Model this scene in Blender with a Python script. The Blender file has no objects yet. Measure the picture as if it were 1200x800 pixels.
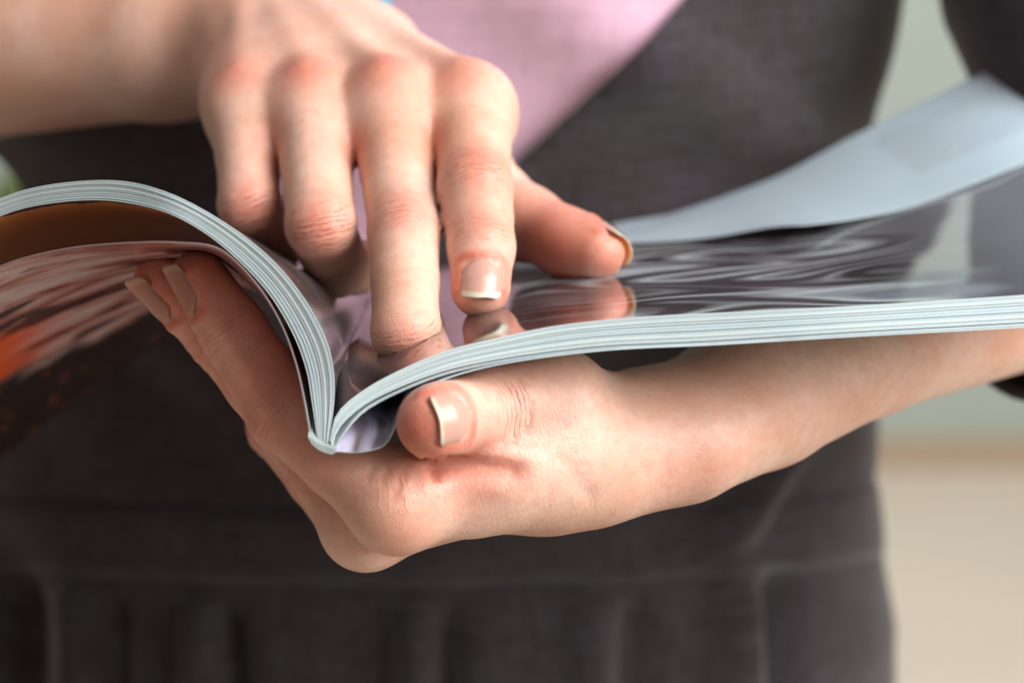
import bpy, bmesh, math, random
import numpy as np
from mathutils import Vector, Matrix

random.seed(7); rng = np.random.default_rng(7)
scene = bpy.context.scene
COL = scene.collection

# ------------------------------------------------------------------ camera
LENS = 85.0
F = LENS/36.0*1200.0            # focal length in pixels of the 1200 px wide photograph
PITCH = math.radians(12.0)
CAM_Z = 1.15
cam_d = bpy.data.cameras.new('camera'); cam = bpy.data.objects.new('camera', cam_d); COL.objects.link(cam)
cam_d.lens = LENS; cam_d.sensor_width = 36.0; cam_d.clip_start = 0.02; cam_d.clip_end = 100
cam.location = (0, 0, CAM_Z); cam.rotation_euler = (math.radians(90)-PITCH, 0, 0)
cam_d.dof.use_dof = True; cam_d.dof.focus_distance = 0.531; cam_d.dof.aperture_fstop = 9.0
scene.camera = cam

# ------------------------------------------------------------------ world + lamps
w = bpy.data.worlds.new('World'); scene.world = w; w.use_nodes = True
bgn = w.node_tree.nodes['Background']
bgn.inputs[0].default_value = (1.0, 0.86, 0.77, 1); bgn.inputs[1].default_value = 0.26

def area(name, loc, target, sx, sy, power, color):
    d = bpy.data.lights.new(name, 'AREA'); d.shape = 'RECTANGLE'; d.size = sx; d.size_y = sy
    d.energy = power; d.color = color
    o = bpy.data.objects.new(name, d); COL.objects.link(o); o.location = loc
    o.rotation_euler = (Vector(target)-Vector(loc)).to_track_quat('-Z', 'Y').to_euler()
    return o
area('window_light', (1.10, -0.10, 1.88), (0.0, 0.6, 1.1), 1.15, 1.3, 65, (1.0, 0.985, 0.975))
area('room_light', (0.6, 2.6, 2.9), (0.6, 3.6, 0.4), 1.6, 1.2, 66, (1.0, 0.98, 0.95))

vs = scene.view_settings
vs.view_transform = 'Standard'; vs.look = 'None'; vs.exposure = 0.0; vs.gamma = 1.0
vs.use_curve_mapping = False
scene.cycles.use_denoising = True
scene.cycles.max_bounces = 8

# ------------------------------------------------------------------ coordinates
# "camera millimetres": X right, Y up, D depth, seen from the photographer
CP, SP = math.cos(PITCH), math.sin(PITCH)
def W(p):
    p = np.asarray(p, float); x, y, d = p[..., 0], p[..., 1], p[..., 2]
    return np.stack([x/1000, (d*CP + y*SP)/1000, CAM_Z + (y*CP - d*SP)/1000], -1)
def P(px, py, D):
    return np.array([(px-600.0)*D/F, (400.0-py)*D/F, D])
def nrm(v):
    v = np.asarray(v, float); return v/np.linalg.norm(v)

# ------------------------------------------------------------------ materials
def mat(name):
    m = bpy.data.materials.new(name); m.use_nodes = True
    nt = m.node_tree; b = nt.nodes['Principled BSDF']
    return m, nt, b
def N(nt, typ, **kw):
    n = nt.nodes.new(typ)
    for k, v in kw.items(): setattr(n, k, v)
    return n
def ramp(nt, fac, stops, interp='LINEAR'):
    r = N(nt, 'ShaderNodeValToRGB'); cr = r.color_ramp; cr.interpolation = interp
    while len(cr.elements) < len(stops): cr.elements.new(0.5)
    for e, (p, c) in zip(cr.elements, stops):
        e.position = p; e.color = (*c, 1) if len(c) == 3 else c
    if fac is not None: nt.links.new(fac, r.inputs[0])
    return r.outputs[0]
def math_n(nt, op, a, b=None, c=None, clamp=False):
    n = N(nt, 'ShaderNodeMath', operation=op); n.use_clamp = clamp
    for i, v in enumerate((a, b, c)):
        if v is None: continue
        if isinstance(v, (int, float)): n.inputs[i].default_value = v
        else: nt.links.new(v, n.inputs[i])
    return n.outputs[0]
def mix_c(nt, fac, a, b, mode='MIX'):
    n = N(nt, 'ShaderNodeMix', data_type='RGBA', blend_type=mode)
    for sock, v in ((n.inputs['Factor'], fac), (n.inputs[6], a), (n.inputs[7], b)):
        if isinstance(v, (int, float)): sock.default_value = v
        elif isinstance(v, tuple): sock.default_value = (*v, 1) if len(v) == 3 else v
        else: nt.links.new(v, sock)
    return n.outputs[2]
def noise(nt, vec, scale, detail=3.0, rough=0.5, dist=0.0):
    n = N(nt, 'ShaderNodeTexNoise'); n.inputs['Scale'].default_value = scale
    n.inputs['Detail'].default_value = detail; n.inputs['Roughness'].default_value = rough
    n.inputs['Distortion'].default_value = dist
    if vec is not None: nt.links.new(vec, n.inputs['Vector'])
    return n.outputs['Fac']
def bump(nt, height, strength, dist, normal=None):
    b = N(nt, 'ShaderNodeBump'); b.inputs['Strength'].default_value = strength; b.inputs['Distance'].default_value = dist
    nt.links.new(height, b.inputs['Height'])
    if normal is not None: nt.links.new(normal, b.inputs['Normal'])
    return b.outputs[0]
def mapping(nt, vec, scale=(1,1,1), loc=(0,0,0), rot=(0,0,0)):
    m = N(nt, 'ShaderNodeMapping'); m.inputs['Scale'].default_value = scale
    m.inputs['Location'].default_value = loc; m.inputs['Rotation'].default_value = rot
    nt.links.new(vec, m.inputs['Vector']); return m.outputs[0]

def make_skin():
    m, nt, b = mat('skin')
    L = nt.links.new
    geo = N(nt, 'ShaderNodeTexCoord').outputs['Object']
    fl = N(nt, 'ShaderNodeAttribute', attribute_name='flush_shade').outputs['Fac']
    jw = N(nt, 'ShaderNodeAttribute', attribute_name='crease_weight').outputs['Fac']
    js = N(nt, 'ShaderNodeAttribute', attribute_name='crease_coord').outputs['Fac']
    n1 = noise(nt, geo, 90, 4, 0.6); n2 = noise(nt, geo, 420, 3, 0.6); n3 = noise(nt, geo, 35, 2, 0.5)
    fmod = math_n(nt, 'MULTIPLY', fl, math_n(nt, 'MULTIPLY_ADD', n1, 0.9, 0.55), clamp=True)
    pale = mix_c(nt, ramp(nt, n3, [(0.40, (0,0,0)), (0.62, (1,1,1))]), (0.74, 0.500, 0.395), (0.665, 0.390, 0.285))
    pale = mix_c(nt, math_n(nt, 'MULTIPLY', ramp(nt, n2, [(0.42, (0,0,0)), (0.70, (1,1,1))]), 0.32), pale, (0.54, 0.24, 0.165))
    c = mix_c(nt, math_n(nt, 'MULTIPLY', fmod, 0.9), pale, (0.55, 0.150, 0.095))
    # crease lines a little redder
    wv = math_n(nt, 'ADD', math_n(nt, 'MULTIPLY', js, 2.6), math_n(nt, 'MULTIPLY', noise(nt, geo, 260, 2, 0.5), 5.5))
    s1 = math_n(nt, 'ABSOLUTE', math_n(nt, 'SINE', wv))
    line = math_n(nt, 'POWER', math_n(nt, 'SUBTRACT', 1.0, s1), 4.0)
    line = math_n(nt, 'MULTIPLY', line, ramp(nt, noise(nt, geo, 330, 2), [(0.35, (0,0,0)), (0.6, (1,1,1))]))
    lw = math_n(nt, 'MULTIPLY', line, jw)
    c = mix_c(nt, math_n(nt, 'MULTIPLY', lw, 0.6, clamp=True), c, (0.38, 0.12, 0.08))
    L(c, b.inputs['Base Color'])
    v = N(nt, 'ShaderNodeTexVoronoi', feature='DISTANCE_TO_EDGE'); v.inputs['Scale'].default_value = 1150
    vv = N(nt, 'ShaderNodeVectorMath', operation='ADD')
    L(geo, vv.inputs[0]); 
    nn = N(nt, 'ShaderNodeTexNoise'); nn.inputs['Scale'].default_value = 300; L(geo, nn.inputs['Vector'])
    sc = N(nt, 'ShaderNodeVectorMath', operation='SCALE'); L(nn.outputs['Color'], sc.inputs[0]); sc.inputs['Scale'].default_value = 0.002
    L(sc.outputs[0], vv.inputs[1]); L(vv.outputs[0], v.inputs['Vector'])
    cells = ramp(nt, v.outputs['Distance'], [(0.0, (0,0,0)), (0.16, (1,1,1))])
    h = math_n(nt, 'MULTIPLY_ADD', n2, 1.0, math_n(nt, 'MULTIPLY', cells, 0.35))
    nb = bump(nt, h, 0.5, 0.00022)
    nb = bump(nt, math_n(nt, 'SUBTRACT', 0.0, lw), 0.75, 0.0006, nb)
    L(nb, b.inputs['Normal'])
    b.inputs['Roughness'].default_value = 0.44
    b.inputs['Specular IOR Level'].default_value = 0.5
    b.inputs['Subsurface Weight'].default_value = 0.75
    b.inputs['Subsurface Radius'].default_value = (1.0, 0.32, 0.16)
    b.inputs['Subsurface Scale'].default_value = 0.0034
    return m
def make_nail(tip1=(0.62, 0.52, 0.36), tip2=(0.68, 0.62, 0.46), bed=(0.63, 0.305, 0.24), rough=0.22, e0=0.885):
    m, nt, b = mat('fingernail'); L = nt.links.new
    uv = N(nt, 'ShaderNodeUVMap').outputs[0]
    sp = N(nt, 'ShaderNodeSeparateXYZ'); L(uv, sp.inputs[0])
    geo = N(nt, 'ShaderNodeTexCoord').outputs['Object']
    u2 = math_n(nt, 'POWER', math_n(nt, 'ABSOLUTE', math_n(nt, 'MULTIPLY_ADD', sp.outputs[0], 2.0, -1.0)), 2.0)
    v = math_n(nt, 'ADD', math_n(nt, 'MULTIPLY_ADD', noise(nt, geo, 400, 2), 0.05, sp.outputs[1]), math_n(nt, 'MULTIPLY', u2, 0.10))
    c = ramp(nt, v, [(0.0, tuple(x*1.12 for x in bed)), (0.16, bed), (e0, bed), (e0+0.045, tip1), (1.0, tip2)])
    L(c, b.inputs['Base Color'])
    b.inputs['Roughness'].default_value = rough; b.inputs['Specular IOR Level'].default_value = 0.5
    b.inputs['Subsurface Weight'].default_value = 0.5; b.inputs['Subsurface Radius'].default_value = (1, .45, .3)
    b.inputs['Subsurface Scale'].default_value = 0.0015
    st = noise(nt, mapping(nt, uv, (14, 1.2, 1)), 3.0, 3)
    L(bump(nt, st, 0.25, 0.0002), b.inputs['Normal'])
    return m
def make_cloth(name, c1, c2, scale=900, rough=0.9, sheen=0.3, band=True):
    m, nt, b = mat(name); L = nt.links.new
    geo = N(nt, 'ShaderNodeTexCoord').outputs['Object']
    a = noise(nt, mapping(nt, geo, (1, 1, 0.12)), scale, 2, 0.6)
    d = noise(nt, mapping(nt, geo, (0.12, 0.12, 1)), scale, 2, 0.6)
    f = math_n(nt, 'ADD', math_n(nt, 'MULTIPLY', a, 0.5), math_n(nt, 'MULTIPLY', d, 0.5))
    big = noise(nt, geo, 25, 3)
    f2 = math_n(nt, 'ADD', f, math_n(nt, 'MULTIPLY_ADD', big, 0.3, -0.15))
    L(mix_c(nt, ramp(nt, f2, [(0.38, (0,0,0)), (0.64, (1,1,1))]), c1, c2), b.inputs['Base Color'])
    L(bump(nt, f, 0.5, 0.0006), b.inputs['Normal'])
    b.inputs['Roughness'].default_value = rough; b.inputs['Specular IOR Level'].default_value = 0.2
    b.inputs['Sheen Weight'].default_value = sheen; b.inputs['Sheen Roughness'].default_value = 0.5
    return m
def plain(name, color, rough=0.6, var=0.08, scale=40, spec=0.4):
    m, nt, b = mat(name); L = nt.links.new
    geo = N(nt, 'ShaderNodeTexCoord').outputs['Object']
    n = noise(nt, geo, scale, 4, 0.6)
    dark = tuple(max(0, x*(1-var)) for x in color); light = tuple(min(1, x*(1+var)) for x in color)
    L(mix_c(nt, n, dark, light), b.inputs['Base Color'])
    b.inputs['Roughness'].default_value = rough; b.inputs['Specular IOR Level'].default_value = spec
    return m

def make_paper_edge():
    m, nt, b = mat('paper_edge'); L = nt.links.new
    oi = N(nt, 'ShaderNodeObjectInfo').outputs['Random']
    geo = N(nt, 'ShaderNodeTexCoord').outputs['Object']
    n = noise(nt, geo, 160, 3)
    f = math_n(nt, 'ADD', math_n(nt, 'MULTIPLY', oi, 0.8), math_n(nt, 'MULTIPLY', n, 0.3))
    L(ramp(nt, f, [(0.0, (0.36, 0.45, 0.48)), (0.35, (0.46, 0.56, 0.58)), (0.75, (0.52, 0.61, 0.62)), (1.0, (0.58, 0.63, 0.60))]), b.inputs['Base Color'])
    b.inputs['Roughness'].default_value = 0.7
    return m
def uv_split(nt):
    uv = N(nt, 'ShaderNodeUVMap').outputs[0]
    sp = N(nt, 'ShaderNodeSeparateXYZ'); nt.links.new(uv, sp.inputs[0])
    return uv, sp.outputs[0], sp.outputs[1]
def gloss(b, rough=0.1, spec=0.6, coat=0.0):
    b.inputs['Roughness'].default_value = rough; b.inputs['Specular IOR Level'].default_value = spec
    b.inputs['Coat Weight'].default_value = coat; b.inputs['Coat Roughness'].default_value = 0.04
def smooth_in(nt, x, a, b_):
    n = N(nt, 'ShaderNodeMapRange', interpolation_type='SMOOTHSTEP'); nt.links.new(x, n.inputs[0])
    n.inputs[1].default_value = a; n.inputs[2].default_value = b_
    return n.outputs[0]
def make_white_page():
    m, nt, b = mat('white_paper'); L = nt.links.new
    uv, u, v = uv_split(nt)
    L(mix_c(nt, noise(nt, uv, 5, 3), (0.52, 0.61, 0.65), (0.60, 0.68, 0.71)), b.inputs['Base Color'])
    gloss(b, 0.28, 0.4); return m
def make_photo_page():
    # dark glossy photograph with pale swirling strokes
    m, nt, b = mat('dark_photo_page'); L = nt.links.new
    uv, u, v = uv_split(nt)
    n = noise(nt, mapping(nt, uv, (2.2, 3.6, 1), rot=(0, 0, 0.08)), 1.5, 0.0, 0.4, 0.7)
    band = math_n(nt, 'ABSOLUTE', math_n(nt, 'SUBTRACT', math_n(nt, 'FRACT', math_n(nt, 'MULTIPLY', n, 6.0)), 0.5))
    strokes = ramp(nt, band, [(0.0, (1,1,1)), (0.16, (0.45,0.45,0.45)), (0.34, (0,0,0))], 'EASE')
    mu = math_n(nt, 'MULTIPLY', smooth_in(nt, u, 0.16, 0.30), math_n(nt, 'SUBTRACT', 1.0, smooth_in(nt, u, 0.58, 0.74)))
    mv = math_n(nt, 'SUBTRACT', 1.0, smooth_in(nt, v, 0.62, 0.8))
    mask = math_n(nt, 'MULTIPLY', math_n(nt, 'MULTIPLY', mu, mv), ramp(nt, noise(nt, mapping(nt, uv, (2.0, 3.0, 1), (3.1, 1.7, 0)), 1.5, 1), [(0.36, (0.15,0.15,0.15)), (0.55, (1,1,1))]))
    base = mix_c(nt, ramp(nt, noise(nt, mapping(nt, uv, (2, 6, 1)), 2, 2), [(0.3, (0,0,0)), (0.7, (1,1,1))]), (0.028, 0.021, 0.024), (0.075, 0.065, 0.075))
    base = mix_c(nt, smooth_in(nt, u, 0.60, 0.86), base, (0.21, 0.235, 0.265))
    c = mix_c(nt, math_n(nt, 'MULTIPLY', mask, strokes), base, (0.60, 0.69, 0.73))
    L(c, b.inputs['Base Color'])
    gloss(b, 0.07, 0.75, 0.3)
    wv = noise(nt, mapping(nt, uv, (2.0, 4.0, 1)), 2.0, 0.0)
    L(bump(nt, wv, 0.07, 0.004), b.inputs['Normal'])
    return m
def make_inner_page():
    m, nt, b = mat('grey_photo_page'); L = nt.links.new
    uv, u, v = uv_split(nt)
    n = noise(nt, mapping(nt, uv, (6, 3, 1)), 1.5, 3, 0.5, 0.8)
    L(ramp(nt, n, [(0.3, (0.05, 0.04, 0.042)), (0.55, (0.13, 0.10, 0.10)), (0.75, (0.30, 0.27, 0.30))]), b.inputs['Base Color'])
    gloss(b, 0.12, 0.6, 0.2); return m
def make_orange_page():
    m, nt, b = mat('orange_picture_page'); L = nt.links.new
    uv, u, v = uv_split(nt)
    wob = math_n(nt, 'MULTIPLY_ADD', noise(nt, mapping(nt, uv, (5, 3, 1)), 1.4, 3), 0.16, -0.07)
    vv = math_n(nt, 'ADD', v, wob)
    c = ramp(nt, vv, [(0.0, (0.05, 0.02, 0.018)), (0.03, (0.08, 0.025, 0.02)), (0.04, (0.98, 0.30, 0.04)), (0.35, (0.98, 0.33, 0.06)), (0.6, (0.7, 0.12, 0.03)), (1.0, (0.2, 0.05, 0.03))])
    st = ramp(nt, noise(nt, mapping(nt, uv, (2.0, 26, 1), rot=(0, 0, 0.15)), 1.6, 2), [(0.58, (0,0,0)), (0.66, (1,1,1))])
    c = mix_c(nt, math_n(nt, 'MULTIPLY', st, 0.45), c, (0.75, 0.38, 0.22))
    L(c, b.inputs['Base Color']); gloss(b, 0.22, 0.5); return m
def make_portrait_page():
    # pinkish picture with dark strokes, a red-orange patch and a dark border further out
    m, nt, b = mat('pink_picture_cover'); L = nt.links.new
    uv, u, v = uv_split(nt)
    st = noise(nt, mapping(nt, uv, (2.2, 9, 1), rot=(0, 0, 0.35)), 1.6, 4, 0.55, 0.6)
    c = ramp(nt, st, [(0.32, (0.10, 0.03, 0.03)), (0.44, (0.42, 0.17, 0.15)), (0.58, (0.60, 0.42, 0.41)), (0.8, (0.70, 0.60, 0.62))])
    wob = noise(nt, mapping(nt, uv, (4, 4, 1)), 1.3, 3)
    f = math_n(nt, 'MULTIPLY_ADD', wob, 0.25, v)
    rd = math_n(nt, 'MULTIPLY', smooth_in(nt, f, 0.44, 0.52), math_n(nt, 'SUBTRACT', 1.0, smooth_in(nt, f, 0.72, 0.78)))
    c = mix_c(nt, math_n(nt, 'MULTIPLY', rd, smooth_in(nt, u, 0.56, 0.74)), c, (0.85, 0.12, 0.02))
    c = mix_c(nt, smooth_in(nt, f, 0.72, 0.8), c, (0.03, 0.018, 0.016))
    sp = ramp(nt, noise(nt, mapping(nt, uv, (14, 20, 1)), 1.5, 1), [(0.66, (0,0,0)), (0.72, (1,1,1))])
    c = mix_c(nt, math_n(nt, 'MULTIPLY', sp, math_n(nt, 'MULTIPLY', smooth_in(nt, f, 0.75, 0.85), 0.6)), c, (0.5, 0.12, 0.05))
    eye = ramp(nt, noise(nt, mapping(nt, uv, (3.0, 8, 1), (0.4, 0.3, 0)), 1.4, 2), [(0.58, (0,0,0)), (0.64, (1,1,1))])
    c = mix_c(nt, math_n(nt, 'MULTIPLY', eye, 0.85), c, (0.035, 0.02, 0.022))
    L(c, b.inputs['Base Color']); gloss(b, 0.2, 0.5); return m
def make_lilac_page():
    m, nt, b = mat('lilac_cover'); L = nt.links.new
    uv, u, v = uv_split(nt)
    n = noise(nt, mapping(nt, uv, (14, 5, 1)), 1.5, 3, 0.5, 0.8)
    L(ramp(nt, n, [(0.32, (0.16, 0.10, 0.10)), (0.45, (0.55, 0.52, 0.66)), (0.6, (0.66, 0.63, 0.77)), (0.75, (0.74, 0.74, 0.82))]), b.inputs['Base Color'])
    gloss(b, 0.2, 0.5); return m
def make_text_page():
    # white page with a pale grey text column and a thin rule beside it
    m, nt, b = mat('white_text_page'); L = nt.links.new
    uv, u, v = uv_split(nt)
    def box(x, a, b_, s=0.004):
        return math_n(nt, 'MULTIPLY', smooth_in(nt, x, a-s, a+s), math_n(nt, 'SUBTRACT', 1.0, smooth_in(nt, x, b_-s, b_+s)))
    lines = math_n(nt, 'GREATER_THAN', math_n(nt, 'FRACT', math_n(nt, 'MULTIPLY', v, 46.0)), 0.5)
    words = math_n(nt, 'GREATER_THAN', noise(nt, mapping(nt, uv, (120, 46, 1)), 1.0, 1), 0.42)
    blk = math_n(nt, 'MULTIPLY', box(u, 0.50, 0.80), box(v, 0.30, 0.86))
    txt = math_n(nt, 'MULTIPLY', math_n(nt, 'MULTIPLY', lines, words), blk)
    rule = math_n(nt, 'MULTIPLY', box(u, 0.855, 0.868, 0.002), box(v, 0.1, 0.95))
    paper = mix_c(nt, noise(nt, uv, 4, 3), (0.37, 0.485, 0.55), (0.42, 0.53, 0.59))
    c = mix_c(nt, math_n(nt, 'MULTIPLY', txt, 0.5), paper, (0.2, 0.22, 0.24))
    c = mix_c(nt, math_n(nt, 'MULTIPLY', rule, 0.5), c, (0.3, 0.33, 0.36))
    L(c, b.inputs['Base Color']); gloss(b, 0.3, 0.4); return m

M = dict(skin=make_skin(), nail=make_nail(), nail_thumb=make_nail((0.58, 0.44, 0.31), (0.62, 0.52, 0.38), e0=0.93), nail_shaded=make_nail((0.48, 0.24, 0.17), (0.50, 0.30, 0.22), (0.43, 0.165, 0.115), 0.3),  # last nail copy is darkened to stand in for shade under the cover
    dress=make_cloth('charcoal_wool', (0.0180, 0.0112, 0.0108), (0.034, 0.0295, 0.0365), 600, 0.9, 0.28),
    shirt=make_cloth('pink_cotton', (0.46, 0.285, 0.36), (0.52, 0.325, 0.405), 700, 0.85, 0.2),
    scarf=make_cloth('blue_cotton', (0.05, 0.22, 0.34), (0.08, 0.30, 0.44), 700),
    edge=make_paper_edge(), white=make_white_page(), photo=make_photo_page(), inner=make_inner_page(),
    orange=make_orange_page(), portrait=make_portrait_page(), lilac=make_lilac_page(), text=make_text_page(),
    spine=plain('spine_glue', (0.27, 0.32, 0.31), 0.6, 0.25, 300),
    cover_edge=plain('cover_edge', (0.22, 0.16, 0.15), 0.6, 0.2, 200),
    wall=plain('wall_paint', (0.42, 0.49, 0.455), 0.9, 0.03, 3),
    floor=plain('beige_floor', (0.62, 0.55, 0.46), 0.55, 0.06, 4),
    base=plain('skirting_wood', (0.46, 0.36, 0.26), 0.6, 0.1, 10),
    leaf=plain('plant_leaf', (0.060, 0.095, 0.012), 0.5, 0.3, 30), pot=plain('clay_pot', (0.25, 0.13, 0.08), 0.8, 0.15, 30))

# ------------------------------------------------------------------ object helpers
def link(name, verts, faces, mats, parent=None, smooth=True, mi=None, uvs=None):
    me = bpy.data.meshes.new(name); me.from_pydata([tuple(v) for v in verts], [], [tuple(f) for f in faces])
    for m in mats: me.materials.append(m)
    if mi is not None: me.polygons.foreach_set('material_index', np.asarray(mi, np.int32))
    me.polygons.foreach_set('use_smooth', np.full(len(me.polygons), smooth))
    if uvs is not None:
        uvl = me.uv_layers.new(name='UVMap'); idx = np.zeros(len(me.loops), np.int32); me.loops.foreach_get('vertex_index', idx)
        uvl.data.foreach_set('uv', np.asarray(uvs, np.float32)[idx].ravel())
    me.update(); o = bpy.data.objects.new(name, me); COL.objects.link(o)
    if parent is not None: o.parent = parent
    return o
def empty(name, loc=(0, 0, 0)):
    o = bpy.data.objects.new(name, None); COL.objects.link(o); o.location = loc; return o
def tag(o, label, cat, group=None):
    o['label'] = label; o['category'] = cat
    if group: o['group'] = group
    return o
def parent_keep(o, par):
    o.parent = par; o.matrix_parent_inverse = Matrix.Translation(par.location).inverted()
def catmull(pts, n):
    """resample a polyline through pts (k,3) by arc length with a smooth spline"""
    pts = np.asarray(pts, float); k = len(pts)
    ext = np.vstack([2*pts[0]-pts[1], pts, 2*pts[-1]-pts[-2]]); out = []
    for i in range(k-1):
        p0, p1, p2, p3 = ext[i:i+4]
        t = np.linspace(0, 1, 24, endpoint=False)[:, None]
        out.append(0.5*(2*p1 + (p2-p0)*t + (2*p0-5*p1+4*p2-p3)*t**2 + (3*p1-p0-3*p2+p3)*t**3))
    out.append(pts[-1:]); c = np.vstack(out)
    s = np.r_[0, np.cumsum(np.linalg.norm(np.diff(c, axis=0), axis=1))]
    q = np.linspace(0, s[-1], n)
    return np.stack([np.interp(q, s, c[:, j]) for j in range(c.shape[1])], 1)

# ------------------------------------------------------------------ setting: floor and wall
def box_obj(name, lo, hi, m, parent=None):
    (x0, y0, z0), (x1, y1, z1) = lo, hi
    v = [(x0,y0,z0),(x1,y0,z0),(x1,y1,z0),(x0,y1,z0),(x0,y0,z1),(x1,y0,z1),(x1,y1,z1),(x0,y1,z1)]
    f = [(0,3,2,1),(4,5,6,7),(0,1,5,4),(1,2,6,5),(2,3,7,6),(3,0,4,7)]
    return link(name, v, f, [m], parent, smooth=False)
fl = box_obj('floor', (-5, -2, -0.1), (5, 4.3, 0.0), M['floor']); fl['kind'] = 'structure'
wl = box_obj('wall', (-5, 4.3, -0.1), (5, 4.45, 3.2), M['wall']); wl['kind'] = 'structure'
sk = box_obj('skirting_board', (-5, 4.282, 0.001), (5, 4.299, 0.06), M['base'], wl)

# ------------------------------------------------------------------ signed distance toolkit
F4 = np.float32
def dot(q, v): return q[:, 0]*F4(v[0])+q[:, 1]*F4(v[1])+q[:, 2]*F4(v[2])
def sq(q): return np.einsum('ij,ij->i', q, q)
def seg(p, a, b):
    a = np.asarray(a, F4); ab = np.asarray(b, F4)-a; q = p-a
    t = np.clip(dot(q, ab)/F4(ab@ab), 0, 1); return t, q-t[:, None]*ab
def capsule(p, a, b, ra, rb):
    t, q = seg(p, a, b); return np.sqrt(sq(q)) - (F4(ra)+F4(rb-ra)*t)
def ecap(p, a, b, wdir, ra, rb):
    """elliptic tapered capsule; ra, rb = (half width along wdir, half thickness)"""
    ax = nrm(b-a); wd = np.asarray(wdir, float); wd = nrm(wd-(wd@ax)*ax); n = np.cross(ax, wd)
    t, q = seg(p, a, b)
    rw = F4(ra[0])+F4(rb[0]-ra[0])*t; rt = F4(ra[1])+F4(rb[1]-ra[1])*t
    m = np.minimum(rw, rt); u, v, l = dot(q, wd), dot(q, n), dot(q, ax)
    k0 = np.sqrt((u/rw)**2+(v/rt)**2+(l/m)**2); k1 = np.sqrt((u/rw**2)**2+(v/rt**2)**2+(l/m**2)**2)+F4(1e-6)
    return np.where(k0 < 0.3, (k0-1)*m, k0*(k0-1)/k1)
def sphere(p, c, r): return np.sqrt(sq(p-np.asarray(c, F4)))-F4(r)
def ellipsoid(p, c, axes, r):
    q = p-np.asarray(c, F4); u = [dot(q, ax) for ax in axes]; m = min(r)
    k0 = np.sqrt(sum((x/F4(y))**2 for x, y in zip(u, r))); k1 = np.sqrt(sum((x/F4(y*y))**2 for x, y in zip(u, r)))+F4(1e-6)
    return np.where(k0 < 0.3, (k0-1)*F4(m), k0*(k0-1)/k1)
def smin(a, b, k):
    h = np.maximum(F4(k)-np.abs(a-b), 0)/F4(k); return np.minimum(a, b)-h*h*h*F4(k/6.0)
def smax(a, b, k): return -smin(-a, -b, k)
def finger(p, J, R, k=3.0, waist=0.985):
    """J joints (MCP, PIP, DIP, tip), R radii; slight waist between the joints"""
    d = None
    for i in range(len(J)-1):
        a, b = J[i], J[i+1]
        if i < len(J)-2:
            m = (a+b)/2; rm = (R[i]+R[i+1])/2*waist
            c = smin(capsule(p, a, m, R[i], rm), capsule(p, m, b, rm, R[i+1]), 2.0)
        else:
            c = capsule(p, a, b, R[i], R[i+1])
        d = c if d is None else smin(d, c, k)
    return d
def boxed(f, lo, hi):
    """evaluate f only near its bounding box; elsewhere the distance to the box"""
    lo = np.asarray(lo, F4); hi = np.asarray(hi, F4)
    def g(p):
        p = np.asarray(p, F4)
        dq = np.maximum(np.maximum(lo-p, p-hi), 0); bd = np.sqrt(sq(dq)); out = bd+F4(12)
        m = bd < 6
        if m.any(): out[m] = f(p[m])
        return out
    return g

# ---- joints, placed from the photograph: pixel x, pixel y, depth in mm
# the pointing hand (upper): back of the hand to the viewer, fingers down
RH = dict(
    index=[P(550,126,602), P(557,222,575), P(564,290,565), P(563,338,558)],
    middle=[P(457,124,600), P(474,274,570), P(475,388,546), P(486,386,562)],
    ring=[P(366,124,605), P(376,264,573), P(394,312,592), P(420,312,607)],
    pinky=[P(290,126,612), P(292,240,588), P(318,276,601), P(338,280,614)])
RR = dict(index=[9.9, 8.8, 7.7, 6.8], middle=[9.9, 8.4, 7.5, 7.0], ring=[9.4, 8.2, 7.4, 6.8], pinky=[8.8, 7.4, 6.6, 6.0])
R_WRIST = P(328, 34, 674); R_ELBOW = np.array([-272., 96., 782.]); R_SHO = np.array([-172., 335., 835.])
R_TH = [P(455, 130, 668), P(548, 208, 640), P(618, 263, 612), P(703, 295, 590)]
R_THR = [13.0, 10.0, 9.0, 6.2]
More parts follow.
